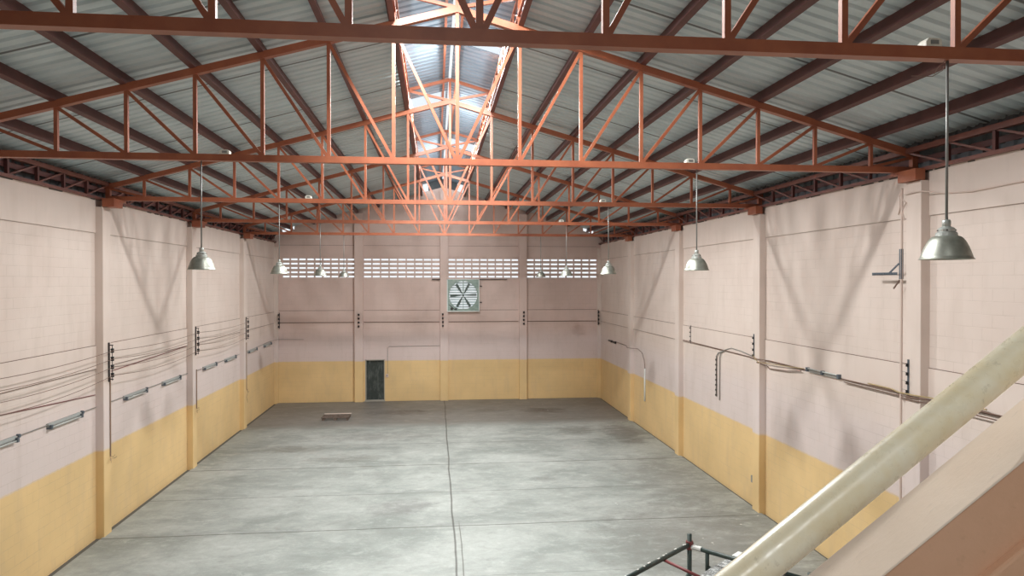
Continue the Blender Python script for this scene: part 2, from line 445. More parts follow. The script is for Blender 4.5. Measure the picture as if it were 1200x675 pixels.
# clerestory roof
MZ0,MZ1=10.77,11.05   # eave / ridge sheet height
zE,zR=10.69,10.98     # rafter centre lines
GAP=.035
for sgn in (-1,1):
    xa=XC+sgn*GAP; xb=XC+sgn*(EX+.16); zz=MZ1-(MZ1-MZ0)*(EX+.16)/EX
    holes={-1:((.05,.86,19.05,20.45),(.2,.86,9.25,9.75),(.05,.86,-3.5,-2.25)),1:((.05,.88,25.2,26.6),(.3,.9,14.7,15.2),(.3,.9,-9.5,-9.2))}[sgn]  # left opening just behind the viewer is unseen, made for the added lamp
    o=struct(sheet('ceiling',xa,MZ1,xb,zz,Y0-.2,YB+.35,M['sheet_top'],holes,.25,.03))
    for h0,h1,g0,g1 in holes:
        b=MB(); X0=xa+(xb-xa)*h0; X1=xa+(xb-xa)*h1; Z0=MZ1+(zz-MZ1)*h0; Z1=MZ1+(zz-MZ1)*h1
        b.add([(X0,g0,Z0+.02),(X1,g0,Z1+.02),(X1,g1,Z1+.02),(X0,g1,Z0+.02)],[(0,1,2,3)])
        b.build('rooflight_panel',M['rooflight'],o)
b=MB(); b.extrude([(XC-.72,roof_z(XC)-.3),(XC+.72,roof_z(XC)-.3),(XC+.72,MZ1-.2),(XC,MZ1),(XC-.72,MZ1-.2)],'y',YB+.19,YB+.23); struct(b.build('trim_4',M['clad']))
# dark cladding outside the eave lattices
for s,xw in ((-1,XL),(1,XR)):
    pr=[]; y=Y0; b=MB(); vs=[]; 
    while y<YB+.1: pr+= [(y,0),(y+.15,0),(y+.18,.03),(y+.27,.03)]; y+=.3
    for z in (ZC-.06,roof_z(xw+s*.18)+.02):
        for yy,dd in pr: vs.append((xw+s*(.16+dd),yy,z))
    n=len(pr); b.add(vs,[(i,i+1,i+1+n,i+n) for i in range(n-1)])
    o=struct(b.build('trim_%d'%(2 if s<0 else 3),M['clad'])); q=o.modifiers.new('thick','SOLIDIFY'); q.thickness=.008

# ---------------------------------------------------------------- roof trusses
def make_truss(y, label, first=None):
    if first: return copy_tree(first,(XC,y,ZC),label)
    t=thing('roof_truss',(XC,y,ZC),label,'roof truss','roof trusses spanning the hall')
    st=M['steel']; E0=7.78*P; E=[XC-E0,XC+E0]
    b=MB(); b.box((XC-E0-.05,y-.055,ZC),(XC+E0+.05,y+.055,ZC+.105)); b.build('bottom_chord',st,t)
    for s in (-1,1):
        xe=XC+s*E0
        b=MB(); b.bar((XC,y,ztop(XC)),(xe+s*.12,y,ztop(xe+s*.12)),.11,.11,(0,1,0)); b.build('top_chord',st,t)
        b=MB(); b.box((xe-.05,y-.05,ZC+.1),(xe+.05,y+.05,ztop(xe)-.03)); b.build('end_post',st,t)
        b=MB(); xa,wa=(PL-.02,.26) if s<0 else (PR-.10,.18)
        b.box((xa,y-.56,ZC-.195),(xa+wa,y-.10,ZC)); b.box((xa,y-.12,ZC-.05),(xa+wa,y+.10,ZC)); b.build('bearing_box',st,t)
        for i in range(1,8):
            x=XC+s*i*P
            b=MB(); b.box((x-.028,y-.028,ZC+.1),(x+.028,y+.028,ztop(x)-.05)); b.build('vertical',st,t)
            xo=XC+s*min((i+1),7.78)*P; zo=ztop(xo)-.04
            b=MB(); b.bar((x-(-s)*.02,y,ZC+.1),(xo,y,zo),.05,.05,(0,1,0)); b.build('diagonal',st,t)
        b=MB(); b.bar((XC+s*.03,y,ZC+.1),(XC+s*P,y,ztop(XC+P)-.04),.05,.05,(0,1,0)); b.build('diagonal',st,t)
        # raised clerestory frame above the ridge
        b=MB(); b.bar((XC,y,zR-.03),(XC+s*EX,y,zE-.03),.07,.07,(0,1,0)); b.build('clerestory_rafter',st,t)
        b=MB(); b.bar((XC,y,ztop(XC)+.03),(XC+s*EX,y,zE-.05),.055,.055,(0,1,0)); b.build('clerestory_brace',st,t)
        b=MB(); b.box((XC+s*EX-.03,y-.03,ztop(XC+EX)),(XC+s*EX+.03,y+.03,zE)); b.build('clerestory_post',st,t)
    b=MB(); b.box((XC-.03,y-.028,ZC+.1),(XC+.03,y+.028,zR-.05)); b.build('centre_post',st,t)
    return t
lab=['nearest rust-red roof truss, its dark bottom chord crossing just in front of the viewer',
     'second rust-red roof truss from the viewer, bright orange bottom chord',
     'third rust-red roof truss from the viewer, in the middle of the hall',
     'fourth rust-red roof truss from the viewer, last but one before the end wall',
     'farthest rust-red roof truss, last before the perforated end wall']
tr0=make_truss(YT[0],lab[0])
for k in range(1,5): make_truss(YT[k],lab[k],tr0)

# ---------------------------------------------------------------- purlins
ordn=['first','second','third','fourth','fifth','sixth','seventh']
def cprof(x,z,s,h=.15,w=.065,t=.008,down=True):
    """C section hugging the slope, web on the upslope side"""
    a=math.atan(SL)*(-s); ca,sa=math.cos(a),math.sin(a)
    pts=[(0,0),(w,0),(w,t*2),(t,t*2),(t,h-t),(w,h-t),(w,h),(0,h)]
    return [(x+(s*px)*ca-pz*sa*1.0, z+(s*px)*sa+pz*ca) for px,pz in pts]
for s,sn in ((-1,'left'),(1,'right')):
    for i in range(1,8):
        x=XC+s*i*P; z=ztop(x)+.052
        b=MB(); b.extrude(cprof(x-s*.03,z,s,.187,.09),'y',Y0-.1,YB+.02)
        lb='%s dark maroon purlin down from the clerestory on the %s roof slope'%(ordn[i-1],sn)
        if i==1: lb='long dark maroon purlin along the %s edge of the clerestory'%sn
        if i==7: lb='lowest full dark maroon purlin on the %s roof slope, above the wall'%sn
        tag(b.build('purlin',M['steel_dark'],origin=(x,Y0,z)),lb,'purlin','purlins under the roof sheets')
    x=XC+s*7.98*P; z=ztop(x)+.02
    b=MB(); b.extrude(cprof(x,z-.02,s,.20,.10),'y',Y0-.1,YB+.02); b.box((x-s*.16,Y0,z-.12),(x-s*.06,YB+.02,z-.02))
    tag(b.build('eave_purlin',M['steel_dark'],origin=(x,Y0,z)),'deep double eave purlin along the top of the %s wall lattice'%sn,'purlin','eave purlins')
    for j,(dx,zz) in enumerate(((.13,zR-.01),(EX,zE+.0))):
        x=XC+s*dx
        b=MB(); b.extrude(cprof(x-(s*.03 if j else 0),zz-.005,s,.085,.05,.006),'y',Y0-.1,YB+.02)
        tag(b.build('clerestory_purlin',M['steel'],origin=(x,Y0,zz)),'slim rust-red purlin under the clerestory roof, %s %s'%('beside its ridge on the' if j==0 else 'along its eave on the',sn),'purlin','clerestory purlins')

# clerestory side lattices, one per bay and side
def lattice(y0,y1,label,s):
    x=XC+s*(EX-.02); za=ztop(x)+.22; zb=zE-.03
    t=thing('clerestory_lattice',(x,y0,za),label,'lattice girder','lattices along the clerestory sides')
    b=MB(); b.box((x-.02,y0,za-.02),(x+.02,y1,za+.02)); b.build('bottom_rail',M['steel'],t)
    b=MB(); b.box((x-.02,y0,zb-.02),(x+.02,y1,zb+.02)); b.build('top_rail',M['steel'],t)
    n=8; st=(y1-y0)/n
    for k in range(n):
        b=MB(); b.bar((x,y0+k*st,za),(x,y0+(k+1)*st,zb),.022,.022,(1,0,0)); b.build('diagonal',M['steel'],t)
        if k: b=MB(); b.box((x-.012,y0+k*st-.012,za),(x+.012,y0+k*st+.012,zb)); b.build('vertical',M['steel'],t)
    return t
ends=[YT[0]-12,YT[0]-6]+YT+[YB]
names=['bay behind the viewer','bay over the viewer','first bay beyond the nearest truss','second bay beyond the nearest truss','third bay beyond the nearest truss','fourth bay beyond the nearest truss','last bay before the end wall']
for s,sn in ((-1,'left'),(1,'right')):
    for k in range(2,len(ends)-1):
        lattice(ends[k]+.04,ends[k+1]-.04 if k<len(ends)-2 else YB,'small open lattice on the %s side of the clerestory, %s'%(sn,names[k]),s)

# eave lattices on the wall heads
def eave(y0,y1,label,s):
    x=(XL-.0 if s<0 else XR)+s*(-.045); za=ZC; zb=8.2
    t=thing('eave_lattice',(x,y0,za),label,'lattice girder','lattice girders on the wall heads')
    m=M['steel_dark']; mm=M['steel_pink']
    b=MB(); b.box((x-.05,y0,za-.03),(x+.05,y1,za+.03)); b.build('bottom_rail',mm,t)
    b=MB(); b.box((x-.05,y0,zb-.04),(x+.05,y1,zb+.05)); b.build('top_rail',mm,t)
    n=6; st=(y1-y0)/n
    for k in range(n):
        if k: b=MB(); b.box((x-.03,y0+k*st-.03,za),(x+.03,y0+k*st+.03,zb)); b.build('vertical',m,t)
        b=MB(); b.bar((x,y0+k*st,za+.02),(x,y0+(k+1)*st,zb-.02),.035,.035,(1,0,0)); b.build('diagonal',mm,t)
    return t
for s,sn in ((-1,'left'),(1,'right')):
    for k in range(2,len(ends)-1):
        eave(ends[k]+.06,(ends[k+1]-.06) if k<len(ends)-2 else YB,'dark lattice girder on top of the %s wall, %s'%(sn,names[k]),s)

# ---------------------------------------------------------------- pendant lamps
def make_lamp(loc,label):
    x,y,_=loc; zr=6.10
    t=thing('pendant_lamp',(x,y,zr),label,'lamp','aluminium bell lamps hanging from the trusses')
    b=MB(); b.tube([(x,y,zr+.335),(x,y,ZC+.02)],.0115,8); b.build('rod',M['rod'],t,True)
    b=MB(); b.lathe((x,y,zr),[(.0,.345),(.026,.345),(.034,.335),(.034,.268),(.0,.268)],20); b.build('cap',M['alu_neck'],t,True)
    prof=[(.0,.285),(.040,.283),(.060,.272),(.070,.262),(.070,.240),(.084,.228),(.088,.200),(.0,.198)]
    b=MB(); b.lathe((x,y,zr),prof,24); n=b.build('neck',M['alu_neck'],t)
    for a in range(5):
        q=a*math.pi*2/5+.35; b=MB(); b.lathe((x+.071*math.cos(q),y+.071*math.sin(q),zr+.251),[(0,.006),(.007,.004),(.007,-.004),(0,-.006)],8)
        b.build('vent_hole',M['black'],n)
    pr=[(.08,.205)]
    for i in range(1,13):
        q=i/12; pr.append((.08+.125*q**.62,.205-.197*q**1.35))
    pr+=[(.214,.003),(.216,-.003),(.205,.0)]
    for i in range(12,-1,-1):
        q=i/12; pr.append((.075+.124*q**.62,.199-.197*q**1.35))
    b=MB(); b.lathe((x,y,zr),pr,40); b.build('shade',M['alu'],t,True)
    b=MB(); b.lathe((x,y,zr),[(0,.20),(.02,.195),(.022,.15),(.045,.10),(.05,.07),(.035,.035),(0,.025)],16); b.build('bulb',M['white'],t,True)
    return t
lamps=[(4.44,0,'large dented aluminium bell lamp nearest the viewer, at the upper right'),
 (4.46,1,'aluminium bell lamp on the right hanging from the second truss'),
 (4.40,2,'aluminium bell lamp on the right hanging from the third truss, before the corner'),
 (4.43,3,'small aluminium bell lamp on the right hanging from the fourth truss'),
 (4.44,4,'smallest right-hand bell lamp, hanging from the farthest truss'),
 (-3.72,1,'aluminium bell lamp nearest on the left, hanging from the second truss'),
 (-3.80,2,'aluminium bell lamp on the left hanging from the third truss, at the corner'),
 (-3.78,3,'small aluminium bell lamp on the left hanging from the fourth truss'),
 (-3.78,4,'smallest left-hand bell lamp, hanging from the farthest truss')]
l0=None
for x,k,lb in lamps:
    if l0 is None: l0=make_lamp((x,YT[k],0),lb)
    else: copy_tree(l0,(x,YT[k],6.10),lb)
# ballast boxes lying on the bottom chords
bx0=None
for (x,k,lb) in ((4.28,0,'small off-white ballast box on the nearest truss, beside the right lamp rod'),
    (4.33,1,'small off-white ballast box on the second truss, beside the right lamp rod'),
    (-3.35,1,'small off-white ballast box on the second truss, beside the left lamp rod'),
    (4.25,2,'small off-white ballast box on the third truss, beside the right lamp rod'),
    (-3.1,2,'small off-white ballast box on the third truss, beside the left lamp rod'),
    (4.25,3,'small off-white ballast box on the fourth truss, beside the right lamp rod')):
    if bx0 is None:
        t=thing('ballast_box',(x,YT[k],ZC+.105),lb,'box','ballast boxes on the bottom chords')
        b=MB(); b.extrude([(x-.075,ZC+.105),(x+.075,ZC+.105),(x+.075,ZC+.165),(x+.045,ZC+.18),(x-.05,ZC+.18),(x-.075,ZC+.15)],'y',YT[k]-.05,YT[k]+.07); b.build('housing',M['ballast'],t,bevel=.006)
        b=MB(); b.box((x-.035,YT[k]-.054,ZC+.125),(x+.04,YT[k]-.05,ZC+.16)); b.build('nameplate',M['rod'],t)
        bx0=t
    else: copy_tree(bx0,(x,YT[k],ZC+.105),lb)
# stray wires at the nearest lamp
b=MB(); y=YT[0]
b.tube([(4.43,y,7.83),(4.38,y-.02,7.74),(4.30,y,7.69),(4.22,y+.03,7.70),(4.12,y+.02,7.695)],.0035,5)
b.tube([(4.42,y,7.83),(4.36,y,7.78),(4.32,y,7.715),(4.25,y,7.73)],.003,5)
tag(b.build('loose_wire',M['wire'],origin=(4.43,y,7.83)),'thin loose wire ends dangling beside the nearest lamp rod','wire')

# ---------------------------------------------------------------- exhaust fan
fx,fz=(FX0+FX1)/2,(FZ0+FZ1)/2; FW=(FX1-FX0)/2; FH=(FZ1-FZ0)/2; yf=YB-.22
t=thing('exhaust_fan',(fx,YB,FZ0),'big square exhaust fan with six dark blades in the end wall','fan')
b=MB(); R_=.70; N=48
sq=[]; ci=[]
for j in range(N):
    a=2*math.pi*j/N; c,s_=math.cos(a),math.sin(a); k=1/max(abs(c)/(FW+.03),abs(s_)/(FH+.02))
    sq.append((fx+c*k,fz+s_*k)); ci.append((fx+c*R_,fz+s_*R_))
vs=[(p[0],yf,p[1]) for p in sq]+[(p[0],yf,p[1]) for p in ci]+[(p[0],yf+.10,p[1]) for p in ci]
fs=[]
for j in range(N):
    j2=(j+1)%N; fs.append((j,j2,N+j2,N+j)); fs.append((N+j,N+j2,2*N+j2,2*N+j))
b.add(vs,fs); b.build('face_plate',M['fanframe'],t)
b=MB()
for (x0,x1,z0,z1) in ((fx-FW-.06,fx-FW-.02,fz-FH-.02,fz+FH+.03),(fx+FW+.02,fx+FW+.06,fz-FH-.02,fz+FH+.03),(fx-FW-.06,fx+FW+.06,fz-FH-.05,fz-FH-.01),(fx-FW-.06,fx+FW+.06,fz+FH+.01,fz+FH+.04)):
    b.box((x0,yf-.01,z0),(x1,YB-.0,z1))
b.build('casing',M['white'],t)
b=MB(); n=13
for k in range(n):
    z=fz-FH+.06+k*(2*FH-.1)/(n-1)
    b.bar((fx-FW,YB+.10,z),(fx+FW,YB+.10,z),.105,.006,(0,.66,-.75))
b.build('shutter_slats',M['louvre'],t)
for k in range(6):
    a=math.radians(60*k+2); c,s_=math.cos(a),math.sin(a)
    b=MB(); vs=[]
    for i in range(7):
        r=.09+i*(.56/6); w=.025+.035*min(1,i/3.5); tw=.55-.4*i/6
        for sd in (-1,1):
            dx=w*sd*math.cos(tw); dy=w*sd*math.sin(tw)
            for dd in (-.003,.003): vs.append((fx+c*r-s_*dx,yf+.09+dy+dd,fz+s_*r+c*dx))
    fs=[]
    for i in range(6):
        q=i*4; fs+= [(q,q+4,q+6,q+2),(q+1,q+3,q+7,q+5),(q,q+1,q+5,q+4),(q+2,q+6,q+7,q+3)]
    fs+=[(0,2,3,1),(24,25,27,26)]
    b.add(vs,fs); b.build('blade',M['fanblade'],t)
b=MB(); b.lathe((fx,yf+.05,fz),[(0,-.02),(.05,-.01),(.06,.02),(.06,.09),(0,.09)],20,axis='y'); b.build('hub',M['fanblade'],t)
b=MB(); b.box((fx-.02,yf+.005,fz+.05),(fx+.02,yf+.03,fz+R_+.02)); b.box((fx-.012,yf+.005,fz-R_),(fx+.012,yf+.02,fz-.05)); b.build('motor_bracket',M['fanframe'],t)
b=MB(); b.box((fx-FW+.12,yf-.02,fz-FH+.03),(fx-FW+.24,yf+.06,fz-FH+.16)); b.box((fx-FW+.34,yf-.02,fz-FH+.03),(fx-FW+.44,yf+.04,fz-FH+.13)); b.bar((fx-FW+.05,yf-.01,fz-FH+.30),(fx-FW+.34,yf-.01,fz-FH+.05),.03,.03); b.build('drive_motor',M['iron'],t)
for (x0,x1) in ((fx-FW-.19,fx-FW-.05),(fx+FW+.05,fx+FW+.19)):
    for z in (fz+.45,fz-.36):
        b=MB(); b.box((x0,YB-.05,z-.02),(x1,YB-.0,z+.02)); b.build('mounting_lug',M['iron'],t)
b=MB(); b.box((-.2,YB-.17,6.015),(.6,YB-.0,6.045)); b.box((.6,YB-.10,6.01),(3.55,YB-.0,6.035))
tag(b.build('steel_ledge',M['iron'],origin=(-.2,YB,6.0)),'thin dark steel angle running over the exhaust fan','ledge')

# ---------------------------------------------------------------- insulator racks and cables
def rack_left(loc,label,first=None):
    if first: return copy_tree(first,loc,label)
    x,y,z=loc
    t=thing('insulator_rack',loc,label,'insulator rack','porcelain insulator racks on the left pilasters')
    b=MB(); b.box((x,y-.02,z-.06),(x+.03,y+.02,z+.86))
    for zz in (z+.0,z+.80): b.box((x,y-.015,zz-.01),(x+.11,y+.015,zz+.01))
    b.build('bracket',M['iron'],t)
    b=MB(); b.tube([(x+.09,y,z-.03),(x+.09,y,z+.80)],.009,6); b.build('spindle',M['iron'],t)
    for k in range(4):
        zz=z+.10+k*.19
        b=MB(); b.lathe((x+.09,y,zz),[(0,-.05),(.036,-.05),(.04,-.02),(.026,0),(.04,.02),(.036,.05),(0,.05)],12); b.build('insulator',M['black'],t,True)
    return t
zr=3.62
ys=[11.68,17.68,23.70,29.75]
rl=rack_left((PL,ys[1]-.28,zr),'rack of four black insulators on the left wall pilaster nearest the viewer')
rack_left((PL,ys[2]-.3,zr),'rack of four black insulators on the second visible pilaster of the left wall',rl)
rack_left((PL,ys[3]-.35,zr),'rack of four black insulators on the third visible pilaster of the left wall',rl)
rack_left((PL,ys[0]-.28,zr),'rack of four black insulators on a left pilaster just outside the picture',rl)
RY=[ys[0]-.28-6,ys[0]-.28,ys[1]-.28,ys[2]-.3,ys[3]-.35]
for k,nm in ((0,'lowest'),(1,'second lowest'),(2,'second highest'),(3,'highest')):
    b=MB(); pts=[]
    for j in range(len(RY)-1):
        sg=[.19,.15,.13,.10][k]*(1.0 if j<2 else .85)
        for i in range(0,13):
            if j and i==0: continue
            u=i/12; pts.append((PL+.12,RY[j]+(RY[j+1]-RY[j])*u,zr+.10+k*.19-4*sg*u*(1-u)*.85))
    b.tube(pts,.0065,5); tag(b.build('cable',M['wire'],origin=pts[0]),'%s of four thin cables sagging between insulators along the left wall'%nm,'cable','cables along the left wall')
# a taut fifth line running straight behind
for pts,lb in (([(XL+.012,6,3.75),(XL+.012,13.6,3.50),(XL+.012,17.12,3.30)],'maroon cable clipped to the left wall before the nearest pilaster, behind the sagging ones'),
    ([(XL+.012,17.6,3.74),(XL+.012,23.1,3.88)],'maroon cable clipped to the left wall between the first and second pilasters')):
    b=MB(); b.tube(pts,.010,5); tag(b.build('cable',M['wire_red'],origin=pts[0]),lb,'cable')

# small racks on the end wall and the right wall
def small_rack(loc,axis,label,first=None,rot=0):
    if first:
        o=copy_tree(first,loc,label); o.rotation_euler=(0,0,rot); return o
    x,y,z=loc
    t=thing('insulator_rack',loc,label,'insulator rack','small insulator racks on the end and right walls')
    b=MB(); b.box((x-.02,y-.025,z),(x+.02,y,z+.78))
    b.build('bracket',M['iron'],t)
    for k in range(4):
        zz=z+.10+k*.19
        b=MB(); b.lathe((x,y-.09,zz),[(0,-.045),(.045,-.045),(.05,-.02),(.03,0),(.05,.02),(.045,.045),(0,.045)],10); b.box((x-.01,y-.09,zz-.006),(x+.01,y,zz+.006)); b.build('insulator',M['black'],t)
    return t
s0=small_rack((-3.76,YB-.16,3.62),'y','black insulator rack high on the end wall pilaster left of the door')
small_rack((.34,YB-.16,3.62),'y','black insulator rack on the end wall pilaster beneath the fan',s0)
small_rack((4.38,YB-.16,3.70),'y','black insulator rack on the end wall pilaster right of the fan',s0)
small_rack((-7.55,YB-.14,3.62),'y','black insulator rack in the far left corner',s0)
small_rack((8.20,YB-.16,3.70),'y','black insulator rack in the far right corner',s0)
R90=-math.pi/2
def slim_rack(loc,label,first=None):
    if first: return copy_tree(first,loc,label)
    x,y,z=loc
    t=thing('insulator_rack',loc,label,'insulator rack','slim racks on the right wall pilasters')
    b=MB(); b.box((x-.02,y-.015,z),(x,y+.015,z+.62)); b.build('bracket',M['grey_iron'],t)
    for k in range(4):
        zz=z+.06+k*.155
        b=MB(); b.lathe((x-.035,y,zz),[(0,-.028),(.020,-.028),(.024,-.01),(.013,0),(.024,.01),(.020,.028),(0,.028)],10); b.build('insulator',M['black'],t)
        b=MB(); b.box((x-.06,y+.015,zz+.03),(x-.054,y+.10,zz+.036)); b.build('wire_stub',M['rod'],t)
    return t
s1=slim_rack((PR,17.45,3.93),'slim dark insulator rack on the right wall pilaster beside the hooked twin conduit')
slim_rack((PR,11.45,3.93),'slim dark insulator rack on the right wall pilaster nearest the viewer',s1)
# flat bar on the right wall
b=MB(); b.box((XR-.03,22.40,3.88),(XR,22.44,4.46)); 
for k in range(4): b.box((XR-.06,22.39,3.95+k*.14),(XR-.0,22.45,3.98+k*.14))
tag(b.build('iron_strap',M['iron'],origin=(XR,22.4,3.9)),'short upright iron strap on the right wall in the middle bay','bracket')

# ---------------------------------------------------------------- fluorescent battens on the left wall
def batten(yc,label,first=None):
    z=2.99; x=XL
    if first: return copy_tree(first,(x,yc,z),label)
    t=thing('fluorescent_batten',(x,yc,z),label,'light fitting','fluorescent battens low on the left wall')
    b=MB(); b.extrude([(x,z-.025),(x+.04,z-.025),(x+.055,z-.01),(x+.055,z+.01),(x+.04,z+.05),(x,z+.05)],'y',yc-.66,yc+.66); b.build('housing',M['batten'],t)
    b=MB(); b.tube([(x+.075,yc-.58,z-.035),(x+.075,yc+.58,z-.035)],.017,8); b.build('tube',M['tubeglass'],t,True)
    for s in (-1,1):
        b=MB(); b.box((x+.0,yc+s*.62-.03,z-.065),(x+.10,yc+s*.62+.03,z+.02)); b.build('lamp_holder',M['grey_iron'],t)
    b=MB(); b.lathe((x+.03,yc+.74,z+.03),[(0,-.03),(.035,-.03),(.035,.03),(0,.03)],10,axis='x'); b.build('junction_box',M['grey_iron'],t)
    return t
bl=batten(13.35,'fluorescent batten on the left wall cut by the picture edge')
for yc,lb in ((15.75,'fluorescent batten on the left wall just before the nearest pilaster'),
    (19.25,'first fluorescent batten beyond the nearest left pilaster'),(21.75,'second fluorescent batten beyond the nearest left pilaster'),
    (25.3,'first fluorescent batten beyond the second left pilaster'),(27.75,'second fluorescent batten beyond the second left pilaster'),
    (31.0,'first fluorescent batten beyond the third left pilaster'),(33.7,'fluorescent batten on the left wall nearest the far corner')):
    batten(yc,lb,bl)
for pts,lb in (([(XL+.03,8,3.01),(XL+.03,17.15,3.02)],'thin grey conduit joining the battens before the nearest left pilaster'),
    ([(XL+.03,17.56,3.02),(XL+.03,23.15,3.02)],'thin grey conduit joining the battens between the first and second left pilasters'),
    ([(XL+.03,23.56,2.99),(XL+.03,29.0,3.02)],'thin grey conduit joining the battens between the second and third left pilasters'),
    ([(XL+.03,29.6,3.0),(XL+.03,34.4,3.10),(XL+.2,YB-.03,3.10),(-6.42,YB-.03,3.08)],'thin grey conduit turning the far left corner onto the end wall')):
    b=MB(); b.tube(pts,.009,6); tag(b.build('conduit',M['greyconduit'],origin=pts[0]),lb,'conduit')
# drops beside the left pilasters
def curl(b,x,y,z,dx,dy):
    for k in range(3):
        a=random.uniform(0,6.28); L=random.uniform(.10,.22)
        b.tube([(x,y,z),(x+.03,y+math.cos(a)*L*.6,z-.04+math.sin(a)*L*.3),(x+.05,y+math.cos(a)*L,z+.06*math.sin(a)-.02)],.004,5)
for y,z1,z0,lb in ((17.46,3.66,1.80,'vertical drop conduit with loose wire ends beside the nearest left pilaster'),(23.46,3.1,1.85,'vertical drop conduit with loose wires beside the second left pilaster'),(29.44,3.45,1.55,'vertical drop conduit with dangling wire beside the third left pilaster')):
    b=MB(); xx=PL+.015; b.tube([(xx,y,z1),(xx,y,z0)],.016,8); curl(b,xx+.01,y,z0,0,1); curl(b,xx+.01,y,z0-.05,0,1)
    if y>25: b.tube([(xx,y,z0),(xx+.02,y+.10,z0-.1),(xx+.01,y-.05,z0-.3),(xx+.01,y+.1,z0-.55)],.006,5)
    tag(b.build('drop_conduit',M['conduit_brown'],origin=(PL,y,z1)),lb,'conduit')
# conduit on the end wall
b=MB(); b.tube([(.2,YB-.02,2.72),(-2.30,YB-.02,2.70),(-2.38,YB-.02,2.62),(-2.38,YB-.02,1.35)],.010,6)
tag(b.build('conduit',M['greyconduit'],origin=(-2.38,YB,1.3)),'thin L-shaped conduit on the end wall right of the door','conduit')
b=MB(); b.box((-2.46,YB-.05,1.18),(-2.34,YB,1.34)); t=b.build('switch_box',M['conduit'],origin=(-2.4,YB,1.18)); tag(t,'small pink-painted switch box beside the door on the end wall','switch')
b=MB(); b.box((-2.43,YB-.065,1.24),(-2.40,YB-.05,1.29)); b.build('toggle',M['black'],t)

# ---------------------------------------------------------------- right wall services
def rw(y,z,o=.03): return (XR-o,y,z)
for pts,r_,m_,lb in (
    ([rw(5,3.92,.06),rw(9.6,3.92,.06),rw(11.05,3.91,.06),(PR-.03,11.2,3.91),(PR-.03,11.62,3.90),rw(12.0,3.90),rw(14,3.90),rw(16.9,3.92),(PR-.03,17.2,3.93),(PR-.03,17.6,3.92),rw(18,3.90),rw(23.1,3.93)],.012,'wire','long brown cable at beam height along the right wall, crossing two pilasters'),
    ([rw(5,3.84,.09),rw(9.6,3.85,.09),rw(11.0,3.85,.09),(PR-.03,11.2,3.86),(PR-.03,11.6,3.86),rw(11.9,3.85,.05),rw(13.6,3.85,.05)],.012,'wire','second brown cable just below the long one, ending at the dark double batten'),
    ([rw(15.3,3.86,.05),rw(16.0,3.77,.04),rw(16.9,3.72),rw(17.0,3.77),(PR-.03,17.25,3.84)],.012,'wire','short brown cable sagging between the dark double batten and the middle right pilaster'),
    ([rw(9.8,3.97,.09),rw(10.4,3.97,.09),rw(11.02,3.95,.09),(PR-.05,11.22,3.96),(PR-.05,11.65,3.95),rw(12.1,3.94,.05),rw(12.8,3.94,.05)],.013,'tan','tan flex knotted over the nearest right pilaster, above the brown cables'),
    ([(PR-.02,17.52,4.02),(PR-.04,17.4,3.98),(PR-.05,17.15,3.86),rw(17.0,3.84,.06),rw(16.2,3.88,.06),rw(15.2,3.93,.05)],.010,'tan','tan flex hanging in a loop off the middle right pilaster')):
    b=MB(); b.tube(pts,r_,6); tag(b.build('cable',M[m_],origin=pts[0]),lb,'cable')
def rbat(y0,y1,z,label):
    t=thing('fluorescent_batten',rw((y0+y1)/2,z,0),label,'light fitting','bare battens on the right wall')
    b=MB(); b.box((XR-.045,y0,z-.05),(XR,y1,z+.0)); b.build('housing',M['greyconduit'],t)
    b=MB(); b.tube([(XR-.07,y0+.08,z+.03),(XR-.07,y1-.08,z+.03)],.014,8); b.build('tube',M['tubeglass'],t,True)
    for yy in (y0,(y0+y1)/2-.03,y1-.06): b=MB(); b.box((XR-.09,yy,z-.04),(XR,yy+.06,z+.05)); b.build('lamp_holder',M['grey_iron'],t)
rbat(13.75,15.05,3.93,'dark double batten lying along the cable run on the right wall')
# twin conduit with bends
t=thing('twin_conduit',rw(20,2.4,0),'pair of upright grey conduits with hooked tops on the right wall','conduit')
b=MB(); b.tube([rw(20.02,2.40),rw(20.02,3.66),rw(19.9,3.83),rw(19.62,3.93),rw(19.2,4.02),rw(18.6,4.0),rw(17.8,3.93)],.014,6); b.build('bent_conduit',M['greyconduit'],t,True)
b=MB(); b.tube([rw(20.26,2.48),rw(20.26,3.68),rw(20.1,3.80),rw(19.75,3.88)],.018,6); b.build('straight_conduit',M['greyconduit'],t,True)
b=MB()
for k in range(8): b.box((XR-.055,20.235,2.5+k*.15),(XR-.03,20.29,2.55+k*.15))
b.build('clip',M['iron'],t)
b=MB(); b.tube([rw(27.5,1.12),rw(27.5,2.42)],.035,8); t=b.build('white_conduit',M['white'],True and None,True,origin=rw(27.5,1.12)); tag(t,'short white upright tube low on the right wall with a curved wire above','conduit')
b=MB(); b.tube([rw(27.5,2.42),rw(27.6,2.75),rw(27.9,3.02),rw(28.5,3.12),(PR-.02,29.2,3.09),(PR-.02,29.6,3.08),rw(30.3,3.10),rw(32.0,3.10),rw(32.8,3.08)],.010,5)
tag(b.build('wire',M['wire'],origin=rw(27.5,2.42)),'curved brown wire leading from the white tube past the far right pilaster','wire')
b=MB(); b.box((XR-.05,32.1,3.03),(XR,33.5,3.09)); b.box((XR-.08,32.1,3.02),(XR,32.2,3.12)); b.box((XR-.08,32.8,3.02),(XR,32.9,3.12)); tag(b.build('fluorescent_batten',M['iron'],origin=rw(32.1,3.0,0)),'dark bare batten on the right wall close to the far corner','light fitting')
